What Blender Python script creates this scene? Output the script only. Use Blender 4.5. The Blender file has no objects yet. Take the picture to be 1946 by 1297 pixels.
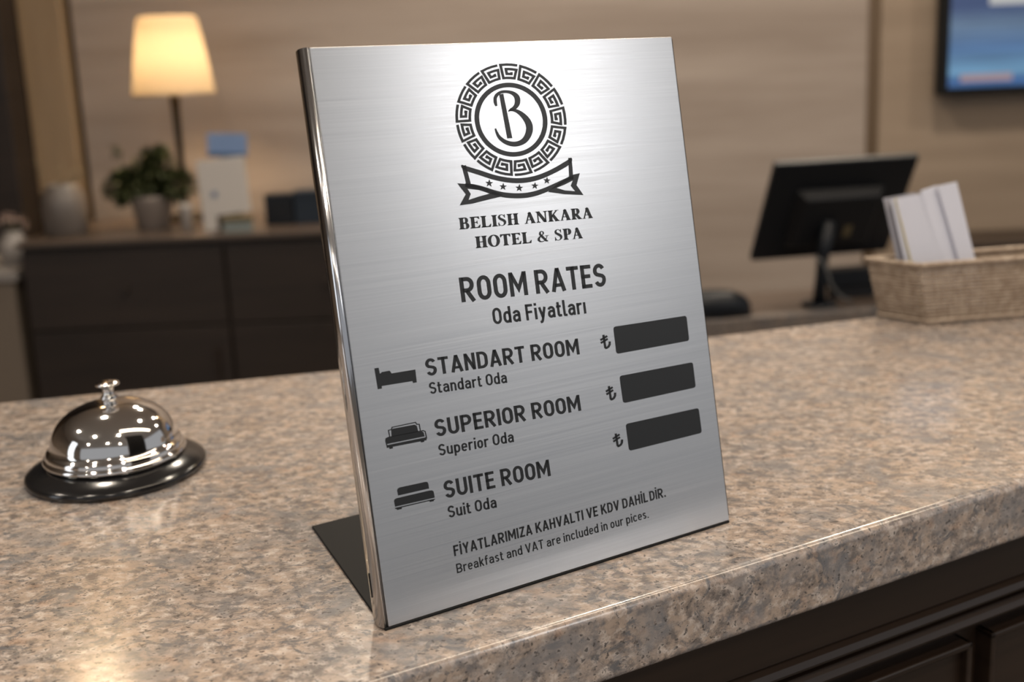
import bpy, bmesh, math, random
from mathutils import Vector, Matrix, geometry
random.seed(7)
PI = math.pi
sc = bpy.context.scene
C = sc.collection

# ------------------------------------------------------------------ camera
CAM = Vector((0, 0, 1.27))
cam_d = bpy.data.cameras.new('camera')
cam = bpy.data.objects.new('camera', cam_d)
C.objects.link(cam)
cx_ = Vector((0.99912483, -0.00841154, -0.04097329))
cu_ = Vector((0.04182779, 0.20092329, 0.97871358))
cf_ = Vector((0.0, 0.97957086, -0.20109928))
m = Matrix.Identity(4)
for i in range(3):
    m[i][0], m[i][1], m[i][2], m[i][3] = cx_[i], cu_[i], -cf_[i], CAM[i]
cam.matrix_world = m
cam_d.sensor_fit = 'HORIZONTAL'
cam_d.sensor_width = 36.0
cam_d.lens = 36.0 * 2065.61 / 1946
cam_d.shift_y = -(648.5 - 549.05) / 1946
cam_d.clip_start = 0.02
cam_d.dof.use_dof = True
cam_d.dof.focus_distance = 0.472
cam_d.dof.aperture_fstop = 7.2
sc.camera = cam

# ------------------------------------------------------------------ world, lights, exposure
w = bpy.data.worlds.new('world')
sc.world = w
w.use_nodes = True
bg = w.node_tree.nodes['Background']
bg.inputs[0].default_value = (0.96, 0.97, 1.0, 1)
bg.inputs[1].default_value = 0.36
sc.view_settings.view_transform = 'Standard'
sc.view_settings.look = 'None'
sc.view_settings.exposure = 0.06
sc.view_settings.gamma = 1.0
sc.view_settings.use_curve_mapping = False


def area(name, loc, target, sx, sy, power, col, shape='RECTANGLE', spread=180):
    d = bpy.data.lights.new(name, 'AREA')
    d.shape = shape
    d.size = sx
    if shape in ('RECTANGLE', 'ELLIPSE'):
        d.size_y = sy
    d.energy = power
    d.color = col
    d.spread = math.radians(spread)
    o = bpy.data.objects.new(name, d)
    o.location = loc
    o.rotation_euler = (Vector(target) - Vector(loc)).to_track_quat('-Z', 'Y').to_euler()
    C.objects.link(o)
    return o


area('plate_reflection_light', (2.65, -0.92, 2.22), (0.0, 0.5, 1.15), 0.32, 0.95, 7.8, (1.0, 0.98, 0.97))  # unseen area light, placed to reflect as a bright band in the steel
area('side_fill_light', (-2.7, -0.7, 1.75), (0, 0.5, 1.1), 0.6, 1.5, 5.5, (0.92, 0.96, 1.0))  # added cool fill that puts a highlight on the polished side return
# added strip light above the counter, laid out for the edge highlight
key = area('edge_highlight_light', (1.45, 0.62, 2.86), (1.45, 0.62, 0), 2.5, 0.20, 21.0, (1.0, 0.83, 0.64))
key.rotation_euler = (0, 0, math.radians(30))


# ------------------------------------------------------------------ helpers


def link(o, parent=None):
    C.objects.link(o)
    if parent is not None:
        o.parent = parent
    return o


def obj(name, bm, mat, parent=None, smooth=False, bevel=0.0, segs=2):
    me = bpy.data.meshes.new(name)
    bm.to_mesh(me)
    bm.free()
    me.materials.append(mat)
    if smooth:
        for p in me.polygons:
            p.use_smooth = True
    o = bpy.data.objects.new(name, me)
    link(o, parent)
    if bevel > 0:
        md = o.modifiers.new('bevel', 'BEVEL')
        md.width = bevel
        md.segments = segs
        md.limit_method = 'ANGLE'
        md.angle_limit = math.radians(40)
        md.harden_normals = True
    return o


def thing(name, label, cat, loc=(0, 0, 0), rotz=0.0, group=None):
    o = bpy.data.objects.new(name, None)
    o.empty_display_size = 0.05
    o.location = loc
    o.rotation_euler = (0, 0, rotz)
    C.objects.link(o)
    return tag(o, label, cat, group)


def tag(o, label, cat, group=None):
    o['label'] = label
    o['category'] = cat
    if group:
        o['group'] = group
    return o


def struct(o):
    o['kind'] = 'structure'
    return o


def box(bm, x0, x1, y0, y1, z0, z1, M=None):
    vs = [Vector((x, y, z)) for z in (z0, z1) for y in (y0, y1) for x in (x0, x1)]
    if M:
        vs = [M @ v for v in vs]
    v = [bm.verts.new(p) for p in vs]
    for f in ((0, 2, 3, 1), (4, 5, 7, 6), (0, 1, 5, 4), (2, 6, 7, 3), (0, 4, 6, 2), (1, 3, 7, 5)):
        bm.faces.new([v[i] for i in f])
    return bm


def B(*a, M=None):
    return box(bmesh.new(), *a, M=M)


def prism(poly, z0, z1, M=None):
    bm = bmesh.new()
    f = (lambda v: M @ v) if M else (lambda v: v)
    lo = [bm.verts.new(f(Vector((x, y, z0)))) for x, y in poly]
    hi = [bm.verts.new(f(Vector((x, y, z1)))) for x, y in poly]
    n = len(poly)
    bm.faces.new(lo[::-1])
    bm.faces.new(hi)
    for i in range(n):
        bm.faces.new((lo[i], lo[(i + 1) % n], hi[(i + 1) % n], hi[i]))
    bmesh.ops.recalc_face_normals(bm, faces=bm.faces)
    return bm


def lathe(prof, n=48, center=(0, 0)):
    bm = bmesh.new()
    rings = []
    for r, z in prof:
        if r < 1e-6:
            rings.append([bm.verts.new((center[0], center[1], z))])
        else:
            rings.append([bm.verts.new((center[0] + r * math.cos(2 * PI * k / n), center[1] + r * math.sin(2 * PI * k / n), z)) for k in range(n)])
    for a, b in zip(rings, rings[1:]):
        for k in range(n):
            k2 = (k + 1) % n
            if len(a) == 1 and len(b) == 1:
                continue
            if len(a) == 1:
                bm.faces.new((a[0], b[k2], b[k]))
            elif len(b) == 1:
                bm.faces.new((a[k], a[k2], b[0]))
            else:
                bm.faces.new((a[k], a[k2], b[k2], b[k]))
    bmesh.ops.recalc_face_normals(bm, faces=bm.faces)
    return bm


def tube(bm, pts, r, n=8):
    pts = [Vector(p) for p in pts]
    rings = []
    for i, p in enumerate(pts):
        d = (pts[min(i + 1, len(pts) - 1)] - pts[max(i - 1, 0)]).normalized()
        a = d.orthogonal() if i == 0 else (prev - d * prev.dot(d))
        a.normalize()
        prev = a
        b = d.cross(a)
        rr = r[i] if isinstance(r, (list, tuple)) else r
        rings.append([bm.verts.new(p + (a * math.cos(2 * PI * k / n) + b * math.sin(2 * PI * k / n)) * rr) for k in range(n)])
    for a, b in zip(rings, rings[1:]):
        for k in range(n):
            bm.faces.new((a[k], a[(k + 1) % n], b[(k + 1) % n], b[k]))
    bm.faces.new(rings[0][::-1])
    bm.faces.new(rings[-1])
    return bm


# ------------------------------------------------------------------ materials


def mat(name, col=(0.8, 0.8, 0.8), rough=0.5, metal=0.0, spec=0.5, coat=0.0, coat_rough=0.1, emit=None, estr=0.0):
    mt = bpy.data.materials.new(name)
    mt.use_nodes = True
    b = mt.node_tree.nodes['Principled BSDF']
    b.inputs['Base Color'].default_value = (*col, 1)
    b.inputs['Roughness'].default_value = rough
    b.inputs['Metallic'].default_value = metal
    b.inputs['Specular IOR Level'].default_value = spec
    b.inputs['Coat Weight'].default_value = coat
    b.inputs['Coat Roughness'].default_value = coat_rough
    if emit:
        b.inputs['Emission Color'].default_value = (*emit, 1)
        b.inputs['Emission Strength'].default_value = estr
    return mt


class NT:
    def __init__(s, mt):
        s.t = mt.node_tree
        s.b = s.t.nodes['Principled BSDF']

    def n(s, typ, **kw):
        nd = s.t.nodes.new(typ)
        for k, v in kw.items():
            setattr(nd, k, v)
        return nd

    def l(s, a, b):
        s.t.links.new(a, b)

    def coords(s, scale, rot=(0, 0, 0)):
        tc = s.n('ShaderNodeTexCoord')
        mp = s.n('ShaderNodeMapping')
        mp.inputs['Scale'].default_value = scale
        mp.inputs['Rotation'].default_value = rot
        s.l(tc.outputs['Object'], mp.inputs[0])
        return mp.outputs[0]

    def noise(s, vec, scale, detail=4, rough=0.5, dist=0.0):
        nd = s.n('ShaderNodeTexNoise')
        nd.inputs['Scale'].default_value = scale
        nd.inputs['Detail'].default_value = detail
        nd.inputs['Roughness'].default_value = rough
        nd.inputs['Distortion'].default_value = dist
        s.l(vec, nd.inputs['Vector'])
        return nd.outputs['Fac']

    def ramp(s, fac, stops):
        r = s.n('ShaderNodeValToRGB')
        e = r.color_ramp.elements
        e[0].position, e[0].color = stops[0][0], (*stops[0][1], 1)
        e[1].position, e[1].color = stops[-1][0], (*stops[-1][1], 1)
        for p, c in stops[1:-1]:
            x = e.new(p)
            x.color = (*c, 1)
        s.l(fac, r.inputs[0])
        return r.outputs[0]

    def mix(s, fac, a, b, mode='MIX'):
        x = s.n('ShaderNodeMix', data_type='RGBA', blend_type=mode)
        if isinstance(fac, (int, float)):
            x.inputs[0].default_value = fac
        else:
            s.l(fac, x.inputs[0])
        for sock, v in ((x.inputs[6], a), (x.inputs[7], b)):
            if isinstance(v, tuple):
                sock.default_value = (*v, 1)
            else:
                s.l(v, sock)
        return x.outputs[2]

    def bump(s, h, strength, dist):
        b = s.n('ShaderNodeBump')
        b.inputs['Strength'].default_value = strength
        b.inputs['Distance'].default_value = dist
        s.l(h, b.inputs['Height'])
        s.l(b.outputs[0], s.b.inputs['Normal'])


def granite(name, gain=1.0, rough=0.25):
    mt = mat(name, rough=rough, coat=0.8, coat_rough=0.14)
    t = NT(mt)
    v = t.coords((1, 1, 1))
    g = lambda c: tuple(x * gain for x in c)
    v = t.coords((0.75, 1, 1), (0, 0, 0.35))
    big = t.ramp(t.noise(v, 24, 5, 0.68, 0.5), [(0.34, g((0.36, 0.285, 0.235))), (0.5, g((0.47, 0.375, 0.31))), (0.66, g((0.31, 0.28, 0.27)))])
    mid = t.ramp(t.noise(v, 160, 5, 0.72), [(0.38, (0, 0, 0)), (0.56, (1, 1, 1))])
    c = t.mix(mid, g((0.17, 0.148, 0.14)), big)
    pale = t.ramp(t.noise(v, 260, 4, 0.6), [(0.50, (0, 0, 0)), (0.66, (0.85, 0.85, 0.85))])
    c = t.mix(pale, c, g((0.68, 0.60, 0.55)))
    gr = t.ramp(t.noise(v, 85, 7, 0.78, 1.0), [(0.53, (0, 0, 0)), (0.62, (0.9, 0.9, 0.9))])
    c = t.mix(gr, c, g((0.125, 0.13, 0.145)))
    gr2 = t.ramp(t.noise(v, 38, 4, 0.6, 0.6), [(0.50, (0, 0, 0)), (0.64, (0.65, 0.65, 0.65))])
    c = t.mix(gr2, c, g((0.215, 0.215, 0.23)))
    rust = t.ramp(t.noise(v, 130, 3, 0.5), [(0.60, (0, 0, 0)), (0.72, (0.45, 0.45, 0.45))])
    c = t.mix(rust, c, g((0.40, 0.235, 0.14)))
    dots = t.ramp(t.noise(v, 520, 2, 0.5), [(0.60, (0, 0, 0)), (0.69, (0.85, 0.85, 0.85))])
    c = t.mix(dots, c, g((0.06, 0.056, 0.056)))
    t.l(c, t.b.inputs['Base Color'])
    return mt


def wood(name, c1, c2, rough=0.45, scale=(3, 3, 40), spec=0.5):
    mt = mat(name, rough=rough, spec=spec)
    t = NT(mt)
    v = t.coords(scale)
    c = t.ramp(t.noise(v, 1.0, 6, 0.6, 0.4), [(0.3, c1), (0.7, c2)])
    t.l(c, t.b.inputs['Base Color'])
    return mt


M_gran = granite('granite', 0.97)
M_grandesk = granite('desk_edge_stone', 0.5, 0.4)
M_wall = wood('wall_veneer', (0.265, 0.213, 0.178), (0.39, 0.328, 0.285), 0.6, (0.7, 1, 9), 0.3)
M_wall2 = wood('wall_veneer_right', (0.25, 0.19, 0.14), (0.34, 0.265, 0.20), 0.6, (0.7, 1, 9), 0.3)
M_trim = wood('trim_wood', (0.10, 0.065, 0.035), (0.15, 0.1, 0.06), 0.5, (20, 20, 1))
M_amber = wood('amber_wood', (0.24, 0.165, 0.095), (0.34, 0.24, 0.145), 0.5, (12, 12, 0.8))
M_dark = wood('dark_wood', (0.015, 0.0095, 0.0072), (0.030, 0.0195, 0.0145), 0.5, (1.5, 1.5, 14))
M_darkc = wood('dark_counter_wood', (0.016, 0.0095, 0.0065), (0.036, 0.022, 0.0145), 0.34, (2, 2, 60))
M_credtop = wood('credenza_top_wood', (0.06, 0.043, 0.034), (0.095, 0.07, 0.055), 0.3, (2, 14, 2))
M_ceil = mat('ceiling_paint', (0.62, 0.56, 0.5), 0.9)
M_floor = mat('floor_stone', (0.10, 0.085, 0.07), 0.35)
M_chrome = mat('chrome', (0.80, 0.79, 0.78), 0.07, 1.0)
M_pol = mat('polished_steel', (0.66, 0.67, 0.70), 0.16, 1.0)
M_blackgloss = mat('black_enamel', (0.010, 0.010, 0.011), 0.16, 0.0, 0.6)
M_blackmatte = mat('black_powder_coat', (0.008, 0.0085, 0.0095), 0.6, 0.0, 0.18)
M_ink = mat('black_print', (0.0105, 0.012, 0.014), 0.38, 0.0, 0.5)
M_gap = mat('dark_recess', (0.01, 0.01, 0.01), 0.8)
M_plast = mat('black_plastic', (0.006, 0.008, 0.012), 0.42, 0.0, 0.35)
M_plast2 = mat('charcoal_plastic', (0.009, 0.010, 0.013), 0.5, 0.0, 0.3)
M_cable = mat('grey_cable', (0.14, 0.14, 0.14), 0.5)
M_white = mat('white_paper', (0.60, 0.62, 0.72), 0.7)
M_white2 = mat('grey_white_paper', (0.33, 0.33, 0.38), 0.7)
M_yel = mat('yellow_print', (0.46, 0.37, 0.07), 0.6)
M_card = mat('cream_card', (0.44, 0.41, 0.39), 0.6)
M_blue = mat('pale_blue_print', (0.20, 0.30, 0.52), 0.6)
M_blue2 = mat('blue_print', (0.05, 0.11, 0.22), 0.6)
M_navy = mat('navy_board', (0.008, 0.016, 0.028), 0.5)
M_pot = mat('stone_grey_ceramic', (0.20, 0.165, 0.145), 0.55)
M_soil = mat('potting_soil', (0.03, 0.02, 0.015), 0.9)
M_green = mat('green_glass', (0.22, 0.25, 0.24), 0.3)
M_olive = mat('olive_print', (0.13, 0.10, 0.05), 0.6)
M_brass = mat('dark_bronze', (0.045, 0.032, 0.018), 0.35, 0.6)
M_beige = mat('beige_stone', (0.17, 0.135, 0.105), 0.6)
M_ceramic = mat('pale_ceramic', (0.27, 0.245, 0.23), 0.4)
M_petal = mat('pale_pink_petals', (0.42, 0.32, 0.28), 0.7)

M_leaf = mat('leaf_green', rough=0.55)
_t = NT(M_leaf)
_t.l(_t.ramp(_t.noise(_t.coords((1, 1, 1)), 30, 3), [(0.3, (0.022, 0.032, 0.010)), (0.7, (0.085, 0.095, 0.032))]), _t.b.inputs['Base Color'])

M_wick = mat('wicker', rough=0.65)
_t = NT(M_wick)
_t.l(_t.ramp(_t.noise(_t.coords((1, 1, 1)), 160, 3, 0.6), [(0.3, (0.24, 0.175, 0.125)), (0.7, (0.46, 0.37, 0.29))]), _t.b.inputs['Base Color'])

# brushed steel: horizontal brushing, reflections smeared up and down
M_steel = mat('brushed_steel', (0.60, 0.61, 0.63), 0.36, 1.0)
_t = NT(M_steel)
_v = _t.coords((6, 60, 1400))
_n = _t.noise(_v, 1.0, 3, 0.6)
_v2 = _t.coords((3, 20, 420))
_n2 = _t.noise(_v2, 1.0, 3, 0.6)
_mx = _t.mix(0.3, _n, _n2)
_t.l(_t.ramp(_mx, [(0.3, (0.55, 0.56, 0.575)), (0.7, (0.64, 0.65, 0.665))]), _t.b.inputs['Base Color'])
_t.l(_t.ramp(_mx, [(0.3, (0.27,) * 3), (0.7, (0.36,) * 3)]), _t.b.inputs['Roughness'])
_t.bump(_mx, 0.05, 0.0004)
_t.b.inputs['Anisotropic'].default_value = 0.35
# brushing runs along the plate's X, so reflections spread along its Z
_tc = _t.n('ShaderNodeVectorTransform', vector_type='VECTOR', convert_from='OBJECT', convert_to='WORLD')
_tc.inputs[0].default_value = (0, 0, 1)
_t.l(_tc.outputs[0], _t.b.inputs['Tangent'])

# lamp shade: thin cloth lit from inside
M_shade = bpy.data.materials.new('shade_cloth')
M_shade.use_nodes = True
_nt = M_shade.node_tree
_nt.nodes.clear()
_o = _nt.nodes.new('ShaderNodeOutputMaterial')
_d = _nt.nodes.new('ShaderNodeBsdfDiffuse')
_d.inputs[0].default_value = (0.70, 0.56, 0.40, 1)
_tr = _nt.nodes.new('ShaderNodeBsdfTranslucent')
_tr.inputs[0].default_value = (0.155, 0.130, 0.098, 1)
_m = _nt.nodes.new('ShaderNodeMixShader')
_m.inputs[0].default_value = 0.6
_nt.links.new(_d.outputs[0], _m.inputs[1])
_nt.links.new(_tr.outputs[0], _m.inputs[2])
_nt.links.new(_m.outputs[0], _o.inputs[0])

M_bulb = mat('warm_bulb', (1, 0.9, 0.7), emit=(1.0, 0.78, 0.48), estr=14)
M_down = mat('downlight_lens', (1, 0.95, 0.85), emit=(1.0, 0.86, 0.66), estr=30)

# tv picture
M_scr = mat('tv_picture', (0.01, 0.01, 0.01), 0.3)
_t = NT(M_scr)
_tc = _t.n('ShaderNodeTexCoord')
_sp = _t.n('ShaderNodeSeparateXYZ')
_t.l(_tc.outputs['Object'], _sp.inputs[0])
_mr = _t.n('ShaderNodeMapRange')
_mr.inputs['From Min'].default_value = 0.0
_mr.inputs['From Max'].default_value = 0.5
_t.l(_sp.outputs['Z'], _mr.inputs['Value'])
_c1 = _t.ramp(_mr.outputs[0], [(0.0, (0.055, 0.16, 0.38)), (0.10, (0.05, 0.13, 0.32)), (0.14, (0.17, 0.36, 0.56)), (0.30, (0.085, 0.18, 0.36)), (0.45, (0.14, 0.22, 0.34)), (0.56, (0.05, 0.085, 0.20)), (1.0, (0.07, 0.13, 0.28))])
_v = _t.coords((2, 1, 60))
_c2 = _t.mix(0.45, _c1, _t.ramp(_t.noise(_v, 1.0, 3, 0.7), [(0.3, (0.35, 0.35, 0.35)), (0.7, (1.3, 1.3, 1.3))]), 'MULTIPLY')
_t.l(_c2, _t.b.inputs['Emission Color'])
_t.b.inputs['Emission Strength'].default_value = 0.82
M_scrbar = mat('tv_caption', (0.01, 0.01, 0.01), 0.3, emit=(0.42, 0.30, 0.32), estr=0.7)
M_scrtext = mat('tv_caption_pale', (0.01, 0.01, 0.01), 0.3, emit=(0.62, 0.62, 0.60), estr=0.7)

# ================================================================== ROOM
ZC = 1.0488     # counter top
struct(obj('floor', B(-4.2, 4.8, -3.6, 3.9, -0.06, 0.0), M_floor))
struct(obj('ceiling', B(-4.2, 4.8, -3.6, 3.9, 2.9, 2.96), M_ceil))
wb = struct(obj('wall_back', B(-4.2, 4.8, 3.74, 3.86, 0, 2.9), M_trim))
for x0, x1, mt in ((-1.415, 1.219, M_wall), (1.261, 4.7, M_wall2)):
    obj('wall_panel', B(x0, x1, 3.70, 3.745, 0, 2.9), mt, wb, bevel=0.004)
struct(obj('trim_1', B(1.219, 1.261, 3.712, 3.742, 0, 2.9), M_trim))
struct(obj('trim_2', B(-1.575, -1.435, 3.66, 3.742, 0, 2.9), M_amber, bevel=0.004))
struct(obj('trim_3', B(-2.9, -1.577, 3.52, 3.742, 0, 2.9), M_dark, bevel=0.004))
struct(obj('wall_left', B(-4.2, -4.1, -3.6, 3.74, 0, 2.9), M_wall2))


def downlight(x, y, power, label, size=0.13, col=(1, 0.88, 0.73)):
    t = thing('ceiling_downlight', label, 'ceiling light', (x, y, 2.9), 0, 'recessed ceiling lights')
    obj('ring', lathe([(0.055, 0.0), (0.075, -0.001), (0.075, -0.010), (0.058, -0.012), (0.055, -0.004)], 28), M_pol, t, True)
    obj('lens', lathe([(0, -0.003), (0.055, -0.003), (0.055, -0.006), (0, -0.006)], 28), M_down, t)
    area('downlight_lamp', (x, y, 2.885), (x, y, 0), size, size, power, col, 'DISK', 150)


LAB = 'recessed round ceiling light in the lobby ceiling'
for x, y, p in ((0.75, 1.35, 7), (-0.75, 1.35, 8), (0.5, -0.45, 9), (-0.9, -0.55, 9), (-1.9, 0.4, 9), (0.1, -1.9, 9), (-1.8, -1.9, 9), (1.5, -2.2, 9), (0.0, 2.75, 15), (1.3, 2.75, 14), (-0.35, 3.1, 10), (2.6, 2.6, 13)):
    downlight(x, y, p, LAB)
for x, p in ((-1.48, 2.6), (1.52, 2.6)):
    downlight(x, 3.45, p, LAB, 0.2, (1, 0.66, 0.32))

# ================================================================== RECEPTION COUNTER
F0 = Vector((-0.0608, 0.3633))
FD = Vector((0.88914139, 0.4576326))
FN = Vector((FD.y, -FD.x))          # towards the guest side


def fp(a, o=0.0):
    p = F0 + FD * a + FN * o
    return (p.x, p.y)


back = [(1.6, 1.33), (0.62, 0.985), (0.31, 0.899), (0.1555, 0.8528), (-0.1337, 0.8000), (-0.3524, 0.7545), (-0.62, 0.690), (-0.9, 0.61)]
slab_poly = [fp(-0.75), fp(1.75)] + back
top = obj('countertop', prism(slab_poly, ZC - 0.034, ZC), M_gran, bevel=0.0045, segs=6)
for p in top.data.polygons:
    p.use_smooth = True
tag(top, 'speckled pinkish beige granite countertop under the metal rates sign', 'countertop')

cb = thing('reception_desk', 'dark brown wooden reception desk body below the granite top', 'reception desk', (F0.x, F0.y, 0), math.atan2(FD.y, FD.x))
# local frame: x along the edge, -y to the guest
zt = ZC - 0.034
obj('body', B(-0.70, 1.70, 0.030, 0.20, 0.0, zt), M_darkc, cb)
obj('fascia', B(-0.70, 1.70, 0.020, 0.030, ZC - 0.069, zt), M_darkc, cb, bevel=0.001)


def mould(z, h, out, nm='moulding'):
    prof = [(0.030, z), (0.020 - out, z), (0.020 - out - 0.0012, z + h * 0.3), (0.020 - out, z + h * 0.75), (0.0215, z + h), (0.030, z + h)]
    bm = bmesh.new()
    a = [bm.verts.new((-0.70, y, zz)) for y, zz in prof]
    b = [bm.verts.new((1.70, y, zz)) for y, zz in prof]
    for i in range(len(prof)):
        j = (i + 1) % len(prof)
        bm.faces.new((a[i], a[j], b[j], b[i]))
    bm.faces.new(a[::-1])
    bm.faces.new(b)
    bmesh.ops.recalc_face_normals(bm, faces=bm.faces)
    obj(nm, bm, M_darkc, cb)


mould(ZC - 0.0765, 0.007, 0.0020)
mould(ZC - 0.0885, 0.007, 0.0005)
for k in range(-2, 4):
    x0 = 0.368 + 0.42 * (k - 0)
    if x0 < -0.70 or x0 + 0.40 > 1.75:
        continue
    x1 = min(x0 + 0.405, 1.69)
    zb, zq = 0.12, ZC - 0.098
    pn = obj('panel', B(x0 + 0.004, x1 - 0.004, 0.024, 0.031, zb + 0.004, zq - 0.004), M_darkc, cb)
    fr = bmesh.new()
    box(fr, x0, x1, 0.019, 0.031, zq - 0.004, zq)
    box(fr, x0, x1, 0.019, 0.031, zb, zb + 0.004)
    box(fr, x0, x0 + 0.004, 0.019, 0.031, zb, zq)
    box(fr, x1 - 0.004, x1, 0.019, 0.031, zb, zq)
    obj('panel_frame', fr, M_darkc, pn, bevel=0.0012)
obj('plinth', B(-0.70, 1.70, 0.045, 0.19, 0.0, 0.08), M_dark, cb)

# ================================================================== THE SIGN
YAW, TILT = 0.5216151, 0.1728012
SW, SH, ST = 0.18052, 0.23375, 0.0105
sign = thing('rates_sign', 'brushed steel room rates sign with black base standing on the granite counter', 'sign', (-0.05598, 0.40234, ZC), YAW)
Rt = Matrix.Translation((0, 0, 0.0012)) @ Matrix.Rotation(-TILT, 4, 'X')


def signframe(name, bm, mt, parent=sign, **kw):
    """a mesh given in the leaning frame of the face (x right, y back, z up the face)"""
    o = obj(name, bm, mt, parent, **kw)
    if parent is sign:
        o.matrix_local = Rt
    return o


tt = math.tan(TILT)
face = signframe('face_plate', B(0.0006, SW, 0.0, 0.0016, 0.0, SH), M_steel, bevel=0.0004)
# folded side return: rounded profile, foot cut level with the counter
prof = [(0.0, 0.0004), (-0.0006, 0.0), (-0.0017, 0.0007), (-0.0025, 0.0021), (-0.0028, 0.0038), (-0.0026, 0.0058), (-0.0022, 0.0085), (-0.0014, 0.0102), (0.0, 0.0106), (0.0004, 0.0106), (0.0004, 0.0004)]
# subdivide profile smoothly
pp = []
for i in range(len(prof) - 1):
    a, b = Vector(prof[i]), Vector(prof[i + 1])
    pp += [a]
pp.append(Vector(prof[-1]))
bm = bmesh.new()
lo = [bm.verts.new((p.x, p.y, max(0, p.y * tt))) for p in pp]
hi = [bm.verts.new((p.x, p.y, SH)) for p in pp]
n = len(pp)
for i in range(n):
    j = (i + 1) % n
    f = bm.faces.new((lo[i], lo[j], hi[j], hi[i]))
bm.faces.new(lo[::-1])
bm.faces.new(hi)
bmesh.ops.recalc_face_normals(bm, faces=bm.faces)
side = signframe('side_return', bm, M_pol)
for p in side.data.polygons:
    p.use_smooth = abs(p.normal.z) < 0.7
bm = prism([(0.0007, 0.0016), (SW - 0.0003, 0.0016), (SW - 0.0003, ST), (0.0007, ST)], 0.0, SH - 0.0008)
for v in bm.verts:
    if v.co.z < 0.001:
        v.co.z = v.co.y * tt
signframe('back_shell', bm, M_blackmatte)
signframe('right_edge_reflection', B(SW, SW + 0.0006, 0.0006, ST, 0.0022, SH - 0.001), M_blackmatte)  # black strip standing in for the dark reflection along the right edge
sl = B(-0.00285, -0.0020, 0.0050, 0.0057, 0.012, 0.022)
signframe('side_slot', sl, M_gap)
bp = obj('base_plate', prism([(-0.0012, -0.0003), (SW, -0.0003), (SW - 0.008, 0.1145), (0.0098, 0.1145)], 0.0, 0.0012), M_blackmatte, sign, bevel=0.0005)

# ---- print on the face -------------------------------------------------
YP = -0.00012


def print_mesh(name, quads, label=None):
    """quads: list of polygons in face coordinates (metres)"""
    bm = bmesh.new()
    for q in quads:
        try:
            vs = [bm.verts.new((x, YP, z)) for x, z in q]
            bm.faces.new(vs)
        except ValueError:
            pass
    for f in bm.faces:
        f.normal_update()
        if f.normal.y > 0:
            f.normal_flip()
    o = obj(name, bm, M_ink, face)
    if label:
        o['label'] = label
    return o


def stroke(pts, wd, closed=False):
    """ribbon of quads round a polyline, wd = width or list of widths"""
    P = [Vector(p) for p in pts]
    n = len(P)
    W = wd if isinstance(wd, (list, tuple)) else [wd] * n
    L, R = [], []
    for i in range(n):
        if closed:
            a, b = P[i] - P[i - 1], P[(i + 1) % n] - P[i]
        else:
            a = P[i] - P[i - 1] if i else P[1] - P[0]
            b = P[i + 1] - P[i] if i < n - 1 else P[-1] - P[-2]
        if a.length < 1e-9:
            a = b
        if b.length < 1e-9:
            b = a
        a = a.normalized()
        b = b.normalized()
        na, nb = Vector((-a.y, a.x)), Vector((-b.y, b.x))
        mm = na + nb
        if mm.length < 1e-6:
            mm = na
        mm.normalize()
        k = 1 / max(0.45, mm.dot(na))
        L.append(P[i] + mm * (W[i] / 2 * k))
        R.append(P[i] - mm * (W[i] / 2 * k))
    out = []
    for i in range(n if closed else n - 1):
        j = (i + 1) % n
        out.append([tuple(L[i]), tuple(L[j]), tuple(R[j]), tuple(R[i])])
    return out


def arc(cx, cy, rx, ry, a0, a1, n=8):
    return [(cx + rx * math.cos(math.radians(a0 + (a1 - a0) * k / n)), cy + ry * math.sin(math.radians(a0 + (a1 - a0) * k / n))) for k in range(n + 1)]


# ---------- condensed sans, cap height 1 ----------
XH = 0.73


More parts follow.
